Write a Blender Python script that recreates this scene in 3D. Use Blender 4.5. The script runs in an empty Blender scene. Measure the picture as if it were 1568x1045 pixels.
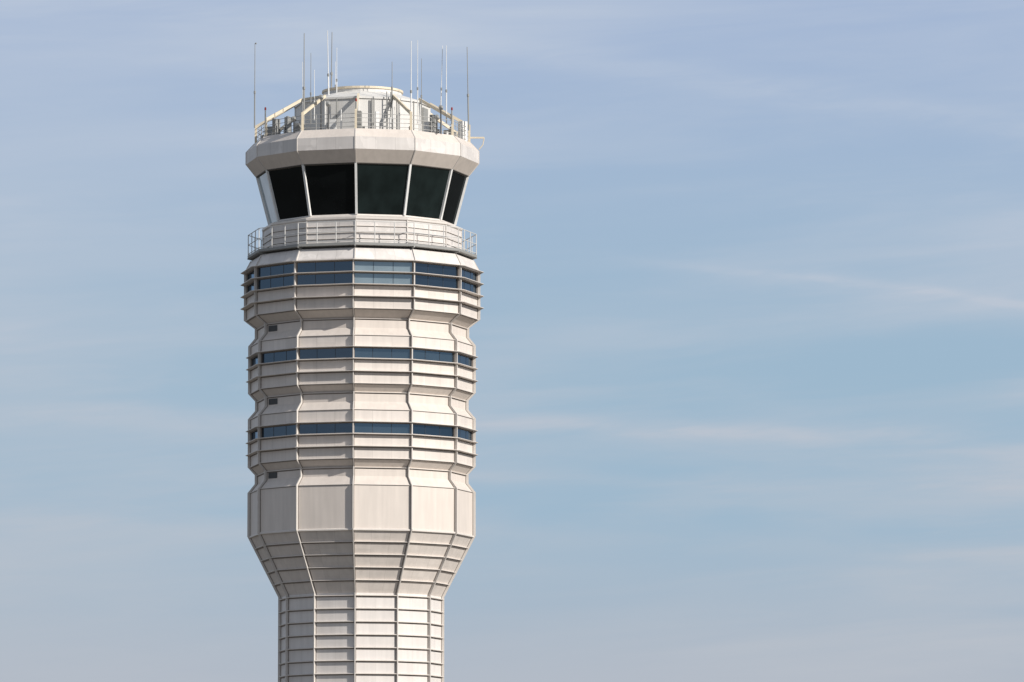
import bpy, bmesh, math, random
from mathutils import Vector, Matrix
random.seed(7)
F=8711.0; D=335.0; S=D/F; ZC=1.7
PITCH=math.atan((1413-522.5)/F); CX=553.0
YAW=math.atan((784-CX)/F)
def zf(y,front=0.0):
    e=PITCH+math.atan((522.5-y)/F)
    return ZC+math.tan(e)*(D-front*S)
def P(x,y,d):
    return Vector(((x-CX)*S*(D-d*S)/D, -d*S, zf(y,d)))
ROT=-4.2; ROTC=-3.5
scene=bpy.context.scene
# ------------------------------------------------------------ materials
def nt(name):
    m=bpy.data.materials.new(name); m.use_nodes=True
    t=m.node_tree; b=t.nodes['Principled BSDF']; return m,t,b
def N(t,k,**kw):
    n=t.nodes.new(k)
    for a,v in kw.items(): setattr(n,a,v)
    return n
def math_(t,op,a,b=None,c=None):
    n=t.nodes.new('ShaderNodeMath'); n.operation=op
    for i,v in enumerate((a,b,c)):
        if v is None: continue
        if isinstance(v,(int,float)): n.inputs[i].default_value=v
        else: t.links.new(v,n.inputs[i])
    return n.outputs[0]
def cladding(name,col,k=3.0,h=0.75,seam=0.25,rough=0.5,var=0.08,patch=0.0):
    m,t,b=nt(name); L=t.links
    uv=N(t,'ShaderNodeUVMap'); sp=N(t,'ShaderNodeSeparateXYZ'); L.new(uv.outputs[0],sp.inputs[0])
    u=math_(t,'MULTIPLY',sp.outputs[0],k); v=math_(t,'DIVIDE',sp.outputs[1],h)
    fu=math_(t,'FLOOR',u); fv=math_(t,'FLOOR',v)
    cb=N(t,'ShaderNodeCombineXYZ'); L.new(fu,cb.inputs[0]); L.new(fv,cb.inputs[1])
    wn=N(t,'ShaderNodeTexWhiteNoise'); wn.noise_dimensions='2D'; L.new(cb.outputs[0],wn.inputs['Vector'])
    fr=math_(t,'FRACT',u)
    d=math_(t,'MINIMUM',fr,math_(t,'SUBTRACT',1.0,fr))
    sm=math_(t,'LESS_THAN',d,0.012)
    tc=N(t,'ShaderNodeTexCoord'); mp=N(t,'ShaderNodeMapping'); mp.inputs['Scale'].default_value=(2.2,2.2,0.22)
    L.new(tc.outputs['Object'],mp.inputs[0])
    no=N(t,'ShaderNodeTexNoise'); no.inputs['Scale'].default_value=1.6; no.inputs['Detail'].default_value=4; L.new(mp.outputs[0],no.inputs['Vector'])
    n2=N(t,'ShaderNodeTexNoise'); n2.inputs['Scale'].default_value=0.6; n2.inputs['Detail'].default_value=3; L.new(tc.outputs['Object'],n2.inputs['Vector'])
    a=math_(t,'MULTIPLY_ADD',wn.outputs['Value'],var,1.0-var)
    c=math_(t,'MULTIPLY_ADD',no.outputs[0],0.28,0.86)
    e=math_(t,'MULTIPLY_ADD',n2.outputs[0],0.14,0.93)
    s=math_(t,'MULTIPLY_ADD',sm,-seam,1.0)
    tot=math_(t,'MULTIPLY',math_(t,'MULTIPLY',a,c),math_(t,'MULTIPLY',e,s))
    if patch>0:
        n3=N(t,'ShaderNodeTexNoise'); n3.inputs['Scale'].default_value=0.9; n3.inputs['Detail'].default_value=2; L.new(tc.outputs['Object'],n3.inputs['Vector'])
        g=math_(t,'GREATER_THAN',n3.outputs[0],0.57)
        tot=math_(t,'MULTIPLY',tot,math_(t,'MULTIPLY_ADD',g,patch,1.0))
    vm=N(t,'ShaderNodeVectorMath',operation='SCALE'); vm.inputs[0].default_value=col; L.new(tot,vm.inputs['Scale'])
    L.new(vm.outputs[0],b.inputs['Base Color'])
    b.inputs['Roughness'].default_value=rough
    return m
def simple(name,col,rough=0.5,metal=0.0,var=0.15,scale=4):
    m,t,b=nt(name); L=t.links
    tc=N(t,'ShaderNodeTexCoord'); no=N(t,'ShaderNodeTexNoise'); no.inputs['Scale'].default_value=scale; no.inputs['Detail'].default_value=3
    L.new(tc.outputs['Object'],no.inputs['Vector'])
    f=math_(t,'MULTIPLY_ADD',no.outputs[0],var*2,1-var)
    vm=N(t,'ShaderNodeVectorMath',operation='SCALE'); vm.inputs[0].default_value=col; L.new(f,vm.inputs['Scale'])
    L.new(vm.outputs[0],b.inputs['Base Color']); b.inputs['Roughness'].default_value=rough; b.inputs['Metallic'].default_value=metal
    return m
def glass(name,dark,refl,f0=0.06,ripple=0.004,mul=(1,.4,1),lo=.75,hi=1.4):
    m,t,b=nt(name); L=t.links
    uv=N(t,'ShaderNodeUVMap'); mp=N(t,'ShaderNodeMapping'); mp.inputs['Scale'].default_value=mul; mp.inputs['Rotation'].default_value=(0,0,.35); L.new(uv.outputs[0],mp.inputs[0])
    no=N(t,'ShaderNodeTexNoise'); no.inputs['Scale'].default_value=1.5; no.inputs['Detail'].default_value=2; L.new(mp.outputs[0],no.inputs['Vector'])
    vm=N(t,'ShaderNodeVectorMath',operation='SCALE'); vm.inputs[0].default_value=dark
    r=N(t,'ShaderNodeMapRange'); r.inputs[1].default_value=.35; r.inputs[2].default_value=.65; r.inputs[3].default_value=lo; r.inputs[4].default_value=hi; L.new(no.outputs[0],r.inputs[0])
    L.new(r.outputs[0],vm.inputs['Scale'])
    df=N(t,'ShaderNodeBsdfDiffuse'); L.new(vm.outputs[0],df.inputs[0])
    gl=N(t,'ShaderNodeBsdfGlossy'); gl.inputs['Color'].default_value=(*refl,1); gl.inputs['Roughness'].default_value=0.03
    bp=N(t,'ShaderNodeBump'); bp.inputs['Strength'].default_value=0.2; bp.inputs['Distance'].default_value=ripple
    L.new(no.outputs[0],bp.inputs['Height']); L.new(bp.outputs[0],gl.inputs['Normal'])
    lw=N(t,'ShaderNodeFresnel'); lw.inputs[0].default_value=1.52
    fac=math_(t,'ADD',lw.outputs[0],f0)
    mx=N(t,'ShaderNodeMixShader'); L.new(fac,mx.inputs[0]); L.new(df.outputs[0],mx.inputs[1]); L.new(gl.outputs[0],mx.inputs[2])
    L.new(mx.outputs[0],t.nodes['Material Output'].inputs[0])
    return m
WALL=cladding('off_white_metal_cladding',(0.66,0.60,0.55),seam=.15)
SHAFT=cladding('shaft_cladding',(0.67,0.625,0.59),k=2,seam=0.08,h=.757)
PLAIN=cladding('smooth_cladding',(0.62,0.555,0.50),k=1,h=30,seam=0.0,var=0.0)
CORN=cladding('cornice_cladding',(0.63,0.59,0.56),k=3,h=0.9,seam=0.2,patch=0.10)
FIN=simple('fin_aluminium',(0.62,0.57,0.525),0.45,0,0.08)
EDGE=simple('rib_aluminium',(0.58,0.54,0.50),0.45,0,0.08)
RAIL=simple('galvanised_rail',(0.45,0.44,0.42),0.5,0.2)
WRAIL=simple('painted_rail',(0.58,0.57,0.55),0.5,0.0)
CREAM=simple('cream_paint',(0.66,0.57,0.43),0.5)
DRUM=cladding('penthouse_panels',(0.66,0.64,0.61),k=1,h=5,seam=0.25,var=0.03)
DARK=simple('dark_equipment',(0.05,0.05,0.05),0.6)
GREY=simple('grey_equipment',(0.26,0.26,0.25),0.6)
WHITE=simple('white_fibreglass',(0.72,0.71,0.69),0.4)
RED=simple('red_lens',(0.28,0.025,0.02),0.3)
ROOF=simple('roof_membrane',(0.30,0.29,0.27),0.8)
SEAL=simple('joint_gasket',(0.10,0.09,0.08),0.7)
JOINT_SHADE=simple('joint_with_painted_shade',(0.20,0.172,0.15),0.7)  # dark joint colour that also paints in shade under fins and at corners
CABG=glass('cab_tinted_glass',(0.004,0.0048,0.0052),(0.28,0.32,0.34),0.0)
CABG2=glass('cab_tinted_glass_reflective',(0.008,0.0125,0.0125),(0.34,0.39,0.40),0.01,mul=(2,.5,1),lo=.75,hi=1.35)  # diagonal noise puts faint streak reflections into the base colour
CABS=glass('cab_glass_painted_sky_light',(0.34,0.40,0.42),(0.8,0.85,0.9),0.10)  # pale base colour stands in for sky brightness in the far-left pane
WING=glass('blue_window_glass',(0.006,0.010,0.016),(0.42,0.56,0.72),0.12)
WINM=glass('blue_window_glass_light',(0.02,0.028,0.035),(0.5,0.65,0.8),0.18)
WINB=glass('window_glass_with_blinds',(0.16,0.195,0.21),(0.7,0.85,0.95),0.16,lo=.9,hi=1.15)
# ------------------------------------------------------------ tower root
tower=bpy.data.objects.new('airport_control_tower',None); scene.collection.objects.link(tower)
def finish(bm,name,mats,parent=tower,smooth=False):
    me=bpy.data.meshes.new(name); bm.to_mesh(me); bm.free()
    for m in mats: me.materials.append(m)
    o=bpy.data.objects.new(name,me); scene.collection.objects.link(o)
    if parent: o.parent=parent
    return o
def pol(Rpx,deg,z):
    a=math.radians(deg); return Vector((Rpx*S*math.sin(a),-Rpx*S*math.cos(a),z))
def ring(name,prof,mats,idx,rot=ROT,n=12,closed=False,fs=None):
    bm=bmesh.new(); uvl=bm.loops.layers.uv.new('UVMap')
    segs=len(prof) if closed else len(prof)-1
    for f in range(n):
        a0=rot+f*360/n; a1=rot+(f+1)*360/n
        for s in range(segs):
            (r0,z0),(r1,z1)=prof[s],prof[(s+1)%len(prof)]
            vs=[pol(r0,a0,z0),pol(r1,a0,z1),pol(r1,a1,z1),pol(r0,a1,z0)]
            uvs=[(f,z0),(f,z1),(f+1,z1),(f+1,z0)]
            fc=bm.faces.new([bm.verts.new(v) for v in vs])
            mi=idx[s] if isinstance(idx,list) else idx
            if fs and (f,s) in fs: mi=fs[(f,s)]
            fc.material_index=mi
            for l,q in zip(fc.loops,uvs): l[uvl].uv=q
    bmesh.ops.remove_doubles(bm,verts=bm.verts,dist=1e-4)
    return finish(bm,name,mats)
def fin(name,ys,R,p,th=3.0,rot=ROT,mat=FIN,joint_shade=1.6):
    for i,y in enumerate(ys):
        z=zf(y,R)
        pr=[(R-3,z+th*S*0.8),(R+p,z+0.015),(R+p,z-0.015),(R+.3,z-th*S*0.35),(R+.3,z-th*S*.35-joint_shade*S),(R-3,z-th*S*0.35-joint_shade*S)]
        ring(f'{name}_{i}',pr,[mat,JOINT_SHADE],[0,0,0,1,1,0],rot,closed=True)  # dark strip marks the joint and paints a deeper shade line under the fin
def rib(name,prof,p,w,rot,mat,inset=2.0,n=12,offs=0):
    bm=bmesh.new()
    for f in range(n):
        a=math.radians(rot+f*360/n+offs); tx=Vector((math.cos(a),math.sin(a),0))*w/2
        rd=Vector((math.sin(a),-math.cos(a),0))
        prev=None
        for (R,z) in prof:
            c=rd*(R*S)+Vector((0,0,z)); i=c-rd*inset*S; o=c+rd*p*S
            q=[bm.verts.new(i-tx),bm.verts.new(o-tx),bm.verts.new(o+tx),bm.verts.new(i+tx)]
            if prev:
                for k in range(4):
                    bm.faces.new([prev[k],prev[(k+1)%4],q[(k+1)%4],q[k]])
            else: bm.faces.new(q)
            prev=q
        bm.faces.new(prev)
    bmesh.ops.recalc_face_normals(bm,faces=bm.faces)
    return finish(bm,name,[mat])
def Z(y,R): return (R,zf(y,R))
# ------------------------------------------------------------ main body
RT,RB,RR,RS=178,171,160,123
outer=[Z(398,RT),Z(472,RT),Z(487,161),Z(502,161),Z(513,RB),Z(587,RB),Z(600,RR),Z(615,RR),Z(627,RB),Z(702,RB),Z(715,RR),Z(729,RR),Z(742,RB),Z(810,RB),Z(908,RS),(RS,0.0)]
IN=1.4
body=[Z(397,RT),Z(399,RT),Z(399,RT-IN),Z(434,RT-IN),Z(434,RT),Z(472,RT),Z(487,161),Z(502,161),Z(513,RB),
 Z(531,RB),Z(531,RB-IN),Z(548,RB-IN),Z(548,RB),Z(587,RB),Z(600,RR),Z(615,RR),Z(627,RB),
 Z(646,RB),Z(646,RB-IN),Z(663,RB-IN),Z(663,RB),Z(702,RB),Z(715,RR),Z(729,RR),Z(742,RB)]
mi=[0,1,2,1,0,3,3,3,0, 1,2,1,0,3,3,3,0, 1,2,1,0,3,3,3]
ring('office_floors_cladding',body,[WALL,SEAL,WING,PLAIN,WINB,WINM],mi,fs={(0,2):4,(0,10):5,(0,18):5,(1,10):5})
ring('equipment_level_cladding',[Z(742,RB),Z(810,RB)],[PLAIN],0)
ring('equipment_level_lip',[Z(809,RB),Z(810,RB+2),Z(812,RB+2),Z(813,RB)],[FIN],0)
tz=[Z(810+ (908-810)*i/5.0, RB+(RS-RB)*i/5.0) for i in range(6)]
ring('tapered_soffit_cladding',tz,[WALL],0)
ring('shaft_cladding',[Z(908,RS),(RS,0.0)],[SHAFT],0)
fin('sun_fin_top',[398,416.5,435.5,454],RT,10,2)
fin('sun_fin_mid',[531,549.5,568.5],RB,8,2)
fin('sun_fin_low',[646,664.5,683.5],RB,8,2)
fin('knee_trim',[472],RT,2,1.5,joint_shade=1); fin('knee_trim_b',[587,702],RB,2,1.5,joint_shade=1); fin('band_trim',[513,627,742],RB,1.5,1.2,joint_shade=.8)
fin('recess_trim',[488],161,2.5,1.2); fin('recess_trim_b',[601,716],RR,2.5,1.2)
for i in range(1,5):
    R=RB+(RS-RB)*i/5.0; fin(f'taper_fin_{i}',[810+98*i/5.0],R,3,2)
z=zf(912,RS); i=0
while z>1:
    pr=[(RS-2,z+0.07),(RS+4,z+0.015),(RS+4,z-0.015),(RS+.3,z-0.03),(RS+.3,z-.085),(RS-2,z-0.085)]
    ring(f'shaft_fin_{i}',pr,[FIN,JOINT_SHADE],[0,0,0,1,1,0],closed=True); z-=19.7*S; i+=1
rib('corner_ribs',outer,4.5,0.06,ROT,EDGE)
rib('corner_joint_shade_strips',outer,0.6,0.12,ROT,JOINT_SHADE)  # dark corner strip: joint plus painted shade beside the rib
# recess louvres on the shaded side
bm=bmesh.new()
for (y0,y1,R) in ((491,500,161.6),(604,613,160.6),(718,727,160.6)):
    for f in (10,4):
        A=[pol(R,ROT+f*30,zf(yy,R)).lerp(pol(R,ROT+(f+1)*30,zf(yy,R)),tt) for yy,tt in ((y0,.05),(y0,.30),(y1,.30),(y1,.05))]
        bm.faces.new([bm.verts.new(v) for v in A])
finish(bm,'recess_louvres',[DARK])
def mull(name,y0,y1,R,k,rot=ROT,w=0.05,mat=SEAL,p=2,R1=None):
    bm=bmesh.new(); R1=R1 or R
    for f in range(12):
        for j in range(1,k):
            t=j/k
            def pt(r,y):
                z=zf(y,r); return pol(r,rot+f*30,z).lerp(pol(r,rot+(f+1)*30,z),t)
            am=math.radians(rot+f*30+15); rd=Vector((math.sin(am),-math.cos(am),0)); tx=Vector((math.cos(am),math.sin(am),0))*w/2
            A=pt(R,y0);B=pt(R1,y1)
            q=[[c-rd*.05-tx,c+rd*p*S-tx,c+rd*p*S+tx,c-rd*.05+tx] for c in (A,B)]
            vs=[[bm.verts.new(v) for v in r] for r in q]
            for m in range(4): bm.faces.new([vs[0][m],vs[0][(m+1)%4],vs[1][(m+1)%4],vs[1][m]])
    bmesh.ops.recalc_face_normals(bm,faces=bm.faces)
    return finish(bm,name,[mat])
MUL=simple('window_gasket',(0.03,0.04,0.055),0.3)
mull('top_floor_mullions',400,434,RT-IN,3,mat=MUL,p=.3,w=.03); mull('mid_floor_mullions',532,548,RB-IN,3,mat=MUL,p=.3,w=.03); mull('low_floor_mullions',647,663,RB-IN,3,mat=MUL,p=.3,w=.03)
# ------------------------------------------------------------ cab levels
ring('skirt_roof',[Z(378,160),Z(380,171),Z(395,179.5),Z(398,179.5),Z(399,177)],[CORN],0,ROTC)
rib('skirt_ribs',[Z(380,171),Z(395,179.5),Z(399,179.5)],1.5,0.06,ROTC,EDGE)
ring('walkway_slab',[Z(371,150),Z(371,177),Z(375,177),Z(378,160)],[GREY],0,ROTC)
ring('cab_base_wall',[(153,zf(371.5,177)),Z(337,153),Z(335,155),Z(332,155),Z(330,144),Z(328,143)],[CORN,FIN,FIN,FIN,FIN],[0,1,2,3,4],ROTC)
for k,yy in enumerate((346,356,365)):
    ring(f'cab_base_trim_{k}',[(152,zf(yy,153)+.03),(154.5,zf(yy,153)+.02),(154.5,zf(yy,153)-.02),(153.2,zf(yy,153)-.02),(153.2,zf(yy,153)-.05),(152,zf(yy,153)-.05)],[FIN,JOINT_SHADE],[0,0,0,1,0,0],ROTC,closed=True)
rib('cab_base_ribs',[(153,zf(371.5,177)),Z(335,153)],1.2,0.07,ROTC,EDGE)
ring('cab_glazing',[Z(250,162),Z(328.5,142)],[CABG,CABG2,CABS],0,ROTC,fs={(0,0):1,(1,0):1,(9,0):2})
rib('cab_mullions',[Z(249.5,162),Z(329,142)],3.0,0.13,ROTC,WHITE)
ring('cab_window_head',[Z(248,165),Z(250,165),Z(252,161)],[SEAL],0,ROTC)
ring('roof_cornice',[Z(199,158),Z(197,160),Z(197,167),Z(209,180),Z(228,180),Z(249,165),Z(249.5,160)],[CORN,PLAIN,ROOF],[2,1,1,0,1,2],ROTC)
rib('cornice_joints',[Z(197,167),Z(209,180),Z(228,180),Z(249,165)],0.8,0.06,ROTC,EDGE)
zdeck=zf(200,160)
ring('roof_deck',[(0.01,zdeck),(160,zdeck)],[ROOF],0,ROTC)
def tube(bm,a,b,r,n=8,r2=None):
    a=Vector(a);b=Vector(b);d=(b-a); q=d.to_track_quat('Z','Y'); r2=r if r2 is None else r2
    rings=[]
    for c,rr in ((a,r),(b,r2)):
        rings.append([bm.verts.new(c+q@Vector((rr*math.cos(2*math.pi*k/n),rr*math.sin(2*math.pi*k/n),0))) for k in range(n)])
    for k in range(n): bm.faces.new([rings[0][k],rings[0][(k+1)%n],rings[1][(k+1)%n],rings[1][k]])
    bm.faces.new(rings[0][::-1]); bm.faces.new(rings[1])
def box(bm,c,s,rz=0,up=None):
    M=Matrix.Translation(c)@Matrix.Rotation(rz,4,'Z')@Matrix.Diagonal((*s,1)); bmesh.ops.create_cube(bm,size=1,matrix=M)
def beam(bm,a,b,w,h):
    a=Vector(a);b=Vector(b);d=b-a
    x=d.normalized(); y=Vector((0,0,1)).cross(x)
    if y.length<1e-3: y=Vector((1,0,0))
    y.normalize(); z=x.cross(y)
    M=Matrix((x,y,z)).transposed().to_4x4(); M.translation=(a+b)/2
    bmesh.ops.create_cube(bm,size=1,matrix=M@Matrix.Diagonal((d.length,w,h,1)))
def railing(name,R,z0,h,levels,k,r,rot,mat=RAIL):
    bm=bmesh.new()
    for f in range(12):
        a0=rot+f*30;a1=a0+30
        for lv in levels: tube(bm,pol(R,a0,z0+h*lv),pol(R,a1,z0+h*lv),r,6)
        for j in range(0,k):
            c=pol(R,a0,z0).lerp(pol(R,a1,z0),j/k); tube(bm,c,c+Vector((0,0,h)),r*1.15,6)
    return finish(bm,name,[mat])
zw=zf(371,177)
railing('walkway_railing',176,zw,32*S,[0.08,0.52,1.0],3,0.024,ROTC,mat=WRAIL)
bm=bmesh.new()
for f in range(12):
    a=ROTC+f*30; beam(bm,pol(160,a,zw-0.32),pol(177,a,zw-0.14),0.08,0.14)
finish(bm,'walkway_brackets',[GREY])
# ------------------------------------------------------------ roof
zr=zf(197,165)
railing('roof_railing',164,zr,23*S,[0.15,0.43,0.72,1.0],4,0.017,ROTC,mat=RAIL)
zt=zf(148,104); z1=zf(140,62); z2=zf(132,62)
ring('penthouse_wall',[(104,zt+0.02),(106,zt),(106,zt-0.12),(104,zt-0.12),(104,zdeck)],[DRUM,CREAM],[0,0,0,0],ROTC)
ring('penthouse_cone_roof',[(62,z1),(104,zt+0.02)],[DRUM],0,ROTC,n=12)
ring('penthouse_curb',[(0.01,z2-.05),(60,z2-.05),(60,z2),(63,z2),(63,z2-0.12),(61,z2-0.14),(61,z1-.05)],[DRUM,CREAM],[0,1,1,1,1,0],ROTC,n=32)
rib('penthouse_ribs',[(104,zt),(104,zdeck)],1.2,0.06,ROTC,WHITE)
bm=bmesh.new()
hp=zf(174,164*math.cos(math.radians(26)))
for f in range(12):
    a=ROTC+f*30
    base=pol(165,a,zr-0.05); top=pol(165,a,hp); inn=pol(104,a,zf(147,104*0.9)); 
    beam(bm,base,top+Vector((0,0,.08)),0.14,0.14); beam(bm,top,inn,0.12,0.17)
finish(bm,'window_washing_rig_frame',[CREAM])
bm=bmesh.new()
for f in (9,10):
    a=ROTC+f*30
    z_=zf(147,94); beam(bm,pol(104,a,z_),pol(104,a+30,z_),0.1,0.14)
finish(bm,'rig_ring_beam',[CREAM])
# antennas
bmw=bmesh.new(); bmd=bmesh.new()
ants=[(386.5,68,197,-8,.032,0),(462.5,52,197,128,.04,0),(460,96,197,120,.025,1.5),(473,82,190,112,.026,0),(478.5,108,185,100,.026,0),
(498.5,48,165,60,.035,2.5),(505.5,50,160,30,.038,-1),(513,74,160,50,.026,0),(511,95,160,20,.022,0),(598.5,95,165,95,.03,0),(628,63,197,146,.034,0),
(638,62,190,120,.026,0),(644,90,190,110,.026,0),(676.5,70,185,80,.026,-3),(682.5,70,190,85,.03,0),(714.5,72,200,30,.036,2.5)]
for i,(x,y0,y1,d,r,tl) in enumerate(ants):
    top=P(x,y0,d); bot=P(x+tl,y1,d); mid=bot.lerp(top,0.42)
    b=bmd if i in (0,1,3,6,9,12,15) else bmw
    tube(b,bot,mid,r*1.25,8); tube(b,mid,top,r*0.8,8,r*0.55)
    tube(bmd,mid-Vector((0,0,.08)),mid+Vector((0,0,.08)),r*1.9,8)
tube(bmd,P(386.5,68,-8),P(388.5,67,-8),.03); bmesh.ops.create_icosphere(bmd,subdivisions=2,radius=.05,matrix=Matrix.Translation(P(388,68,-8)))
finish(bmw,'white_whip_antennas',[WHITE]); finish(bmd,'dark_whip_antennas',[GREY])
bm=bmesh.new(); bmr=bmesh.new()
for x,y,d in ((403,168,75),(543,154,160),(691,167,95)):
    c=P(x,y,d); tube(bm,c-Vector((0,0,.9)),c-Vector((0,0,.1)),.04); tube(bmr,c-Vector((0,0,.08)),c+Vector((0,0,.04)),.055,10)
    bmesh.ops.create_icosphere(bmr,subdivisions=2,radius=.055,matrix=Matrix.Translation(c+Vector((0,0,.05))))
finish(bm,'obstruction_light_posts',[GREY]); finish(bmr,'obstruction_lights',[RED])
bm=bmesh.new(); bg=bmesh.new(); bd=bmesh.new()
for i in range(34):
    a=random.choice([random.uniform(-100,-30),random.uniform(-100,-30),random.uniform(-30,30),random.uniform(40,100),random.uniform(40,100)]); R=random.uniform(122,156); h=random.uniform(.3,1.3); s=random.uniform(.15,.45)
    c=pol(R,a,zdeck+h/2); b=random.choice([bm,bg,bg,bd])
    if random.random()<.55: box(b,c,(s,random.uniform(.15,.5),h),random.random()*3)
    else: tube(b,pol(R,a,zdeck),pol(R,a,zdeck+h),s*.22,10)
for (x,y,d,s) in ((500,160,150,.2),(489,150,120,.17),(674,165,110,.16),(668,180,120,.18),(447,183,130,.16)):
    c=P(x,y,d); tube(bd,Vector((c.x,c.y,zdeck)),c,.04); tube(bg,c,c+Vector((.08,-.12,.02)),s,14,s*.4); box(bd,c+Vector((.02,.1,0)),(.18,.2,.22))
finish(bm,'roof_equipment_white',[WHITE]); finish(bg,'roof_equipment_grey',[GREY]); finish(bd,'roof_equipment_dark',[DARK])
bm=bmesh.new()
for a,R in ((8,105.5),(9.5,105.5),(31,105.5),(-22,105.5),(48,105.5)): tube(bm,pol(R*1.0,a,zdeck),pol(R,a,zt-.1),.035,6)
for a in (20,23.5): tube(bm,pol(108,a,zdeck),pol(108,a,zt+.3),.03,6)
for k in range(9): tube(bm,pol(108,20,zdeck+.25*k),pol(108,23.5,zdeck+.25*k),.02,6)
finish(bm,'penthouse_ladder_and_conduit',[GREY])
bm=bmesh.new()
bmesh.ops.create_cube(bm,size=1,matrix=Matrix.Translation(pol(101,71.5,zdeck+1))@Matrix.Rotation(math.radians(71.5),4,'Z')@Matrix.Diagonal((.9,.12,2.0,1)))
finish(bm,'penthouse_door',[GREY])
bm=bmesh.new()
e=P(741,211,10); beam(bm,P(716,211,10),e,.06,.1); tube(bm,e,P(739,222,10),.03); tube(bm,P(739,222,10),P(733,229,10),.03)
finish(bm,'side_camera_bracket',[CREAM])
bm=bmesh.new(); bmesh.ops.create_cone(bm,segments=12,radius1=7.5,radius2=7.2,depth=1.0,cap_ends=True,matrix=Matrix.Translation((0,0,.5)))
finish(bm,'base_plinth',[GREY])
# ------------------------------------------------------------ ground
m,t,b=nt('dry_grass_and_apron'); L=t.links
tc=N(t,'ShaderNodeTexCoord'); n1=N(t,'ShaderNodeTexNoise'); n1.inputs['Scale'].default_value=.01; n1.inputs['Detail'].default_value=5; L.new(tc.outputs['Object'],n1.inputs['Vector'])
cr=N(t,'ShaderNodeValToRGB'); cr.color_ramp.elements[0].position=.4; cr.color_ramp.elements[0].color=(.08,.07,.05,1); cr.color_ramp.elements[1].position=.6; cr.color_ramp.elements[1].color=(.14,.125,.105,1)
L.new(n1.outputs[0],cr.inputs[0]); L.new(cr.outputs[0],b.inputs['Base Color']); b.inputs['Roughness'].default_value=.9
bm=bmesh.new(); bmesh.ops.create_grid(bm,x_segments=8,y_segments=8,size=12000); finish(bm,'ground',[m],None)
# ------------------------------------------------------------ light
EL=30.0; AZ=52.0
sd=Vector((math.sin(math.radians(AZ))*math.cos(math.radians(EL)),-math.cos(math.radians(AZ))*math.cos(math.radians(EL)),math.sin(math.radians(EL))))
ld=bpy.data.lights.new('sun','SUN'); ld.energy=5.0; ld.angle=math.radians(.5); ld.color=(1,.955,.89)
lo=bpy.data.objects.new('sun',ld); scene.collection.objects.link(lo); lo.rotation_euler=sd.to_track_quat('Z','Y').to_euler(); lo.location=sd*300
WS=.05
w=bpy.data.worlds.new('World'); scene.world=w; w.use_nodes=True; t=w.node_tree; L=t.links
bg=t.nodes['Background']; bg.inputs[1].default_value=WS
sky=N(t,'ShaderNodeTexSky'); sky.sky_type='NISHITA'; sky.sun_disc=False; sky.sun_elevation=math.radians(EL); sky.sun_rotation=math.radians(180-AZ)
tc=N(t,'ShaderNodeTexCoord'); sp=N(t,'ShaderNodeSeparateXYZ'); L.new(tc.outputs['Generated'],sp.inputs[0])
def srgb(r,g,b):
    f=lambda c:((c/255+.055)/1.055)**2.4/WS
    return (f(r),f(g),f(b),1)
def mixc(fac,a,b):
    n=N(t,'ShaderNodeMixRGB')
    for s,v in ((n.inputs[0],fac),(n.inputs[1],a),(n.inputs[2],b)):
        if isinstance(v,(tuple,float,int)): s.default_value=v
        else: L.new(v,s)
    return n.outputs[0]
def mrange(v,a,b,c=0.,d=1.,smooth=True):
    n=N(t,'ShaderNodeMapRange'); 
    if smooth: n.interpolation_type='SMOOTHSTEP'
    n.inputs[1].default_value=a; n.inputs[2].default_value=b; n.inputs[3].default_value=c; n.inputs[4].default_value=d
    L.new(v,n.inputs[0]); return n.outputs[0]
zz=sp.outputs[2]
haze=mixc(mrange(zz,.030,.078),srgb(178,184,195),srgb(157,184,205))
haze=mixc(mrange(zz,.09,.165),haze,srgb(164,183,212))
base=mixc(mrange(zz,.17,.28),haze,sky.outputs[0])
base=mixc(mrange(zz,-.02,.0),sky.outputs[0],base)
def noise(scale,rot,det=6,rough=.5,dist=.4,loc=(0,0,0)):
    mp=N(t,'ShaderNodeMapping'); mp.inputs['Rotation'].default_value=(0,math.radians(rot),0); L.new(tc.outputs['Generated'],mp.inputs[0])
    m2=N(t,'ShaderNodeMapping'); m2.inputs['Scale'].default_value=scale; m2.inputs['Location'].default_value=loc; L.new(mp.outputs[0],m2.inputs[0])
    no=N(t,'ShaderNodeTexNoise'); no.inputs['Scale'].default_value=1; no.inputs['Detail'].default_value=det; no.inputs['Roughness'].default_value=rough; no.inputs['Distortion'].default_value=dist
    L.new(m2.outputs[0],no.inputs['Vector']); return no.outputs[0]
c1=mrange(noise((6,6,50),4,det=5,loc=(3,0,1)),.36,.70)
c2=mrange(noise((14,14,120),3,det=5,rough=.6,loc=(7,2,0)),.40,.74)
c3=mrange(noise((4,4,12),-6,det=2,dist=0,loc=(1,5,2)),.35,.7)
dens=math_(t,'MULTIPLY_ADD',c2,.40,math_(t,'MULTIPLY',c1,.66))
dens=math_(t,'MULTIPLY',dens,math_(t,'MULTIPLY_ADD',c3,.8,.45))
yy=math_(t,'MAXIMUM',sp.outputs[1],.05)
U=math_(t,'DIVIDE',sp.outputs[0],yy); V=math_(t,'DIVIDE',zz,yy)
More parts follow.
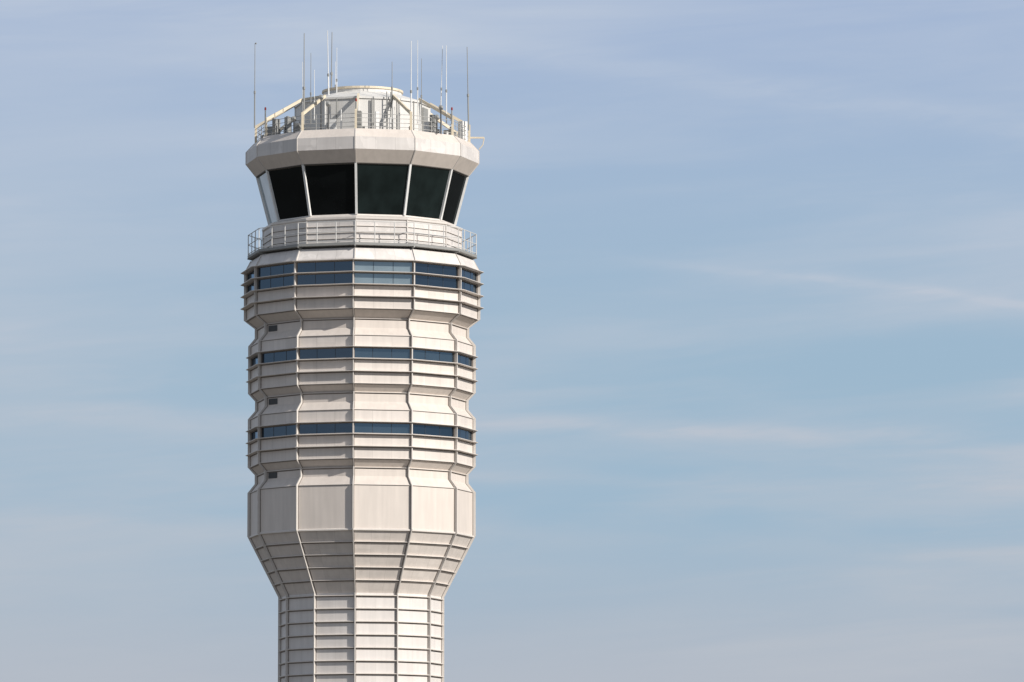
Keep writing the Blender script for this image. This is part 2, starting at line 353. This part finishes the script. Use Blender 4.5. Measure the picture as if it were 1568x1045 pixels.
dens=math_(t,'ADD',dens,math_(t,'MULTIPLY',mrange(U,-.075,.01,1,0),.30))
def uv(px,py): return ((px-784)/F+math.tan(YAW), math.tan(PITCH+math.atan((522.5-py)/F)))
wob=math_(t,'MULTIPLY',math_(t,'SUBTRACT',noise((18,18,18),0,det=2,dist=0),.5),.004)
brk=mrange(noise((45,45,260),4,det=4,rough=.6),.30,.62,.35,1)
def contrail(p0,p1,w,st,fade0,fade1):
    (u0,v0),(u1,v1)=uv(*p0),uv(*p1); m=(v1-v0)/(u1-u0)
    d=math_(t,'SUBTRACT',math_(t,'ADD',V,wob),math_(t,'MULTIPLY_ADD',U,m,v0-m*u0))
    q=math_(t,'DIVIDE',d,w/F); g=math_(t,'EXPONENT',math_(t,'MULTIPLY',math_(t,'MULTIPLY',q,q),-1.0))
    a,_=uv(fade0,0); b,_=uv(fade1,0)
    return math_(t,'MULTIPLY',math_(t,'MULTIPLY',g,brk),mrange(U,a,b,0,st))
tr=[contrail((1000,402),(1568,464),7,.36,850,1350),contrail((1000,404),(1568,472),24,.24,800,1300),
    contrail((740,648),(1568,678),13,.34,-500,900),contrail((0,648),(380,650),14,.30,-200,100),
    contrail((500,44),(1568,190),26,.34,100,700),contrail((740,735),(1568,745),12,.28,300,800),contrail((0,800),(1568,850),20,.22,-300,100)]
for q in tr: dens=math_(t,'ADD',dens,q)
dens=math_(t,'MINIMUM',dens,.9)
dens=math_(t,'MULTIPLY',dens,mrange(zz,0,.02))
cloud=mixc(mrange(zz,.04,.16),srgb(187,193,202),srgb(191,202,218))
fin_=mixc(dens,base,cloud)
L.new(fin_,bg.inputs[0])
# ------------------------------------------------------------ camera
cd=bpy.data.cameras.new('camera'); cd.lens=200; cd.sensor_width=36; cd.clip_end=40000
co=bpy.data.objects.new('camera',cd); scene.collection.objects.link(co); co.location=(0,-D,ZC)
co.rotation_euler=(math.pi/2+PITCH,0,-YAW)
scene.camera=co
scene.view_settings.view_transform='Standard'; scene.view_settings.look='None'; scene.view_settings.exposure=0
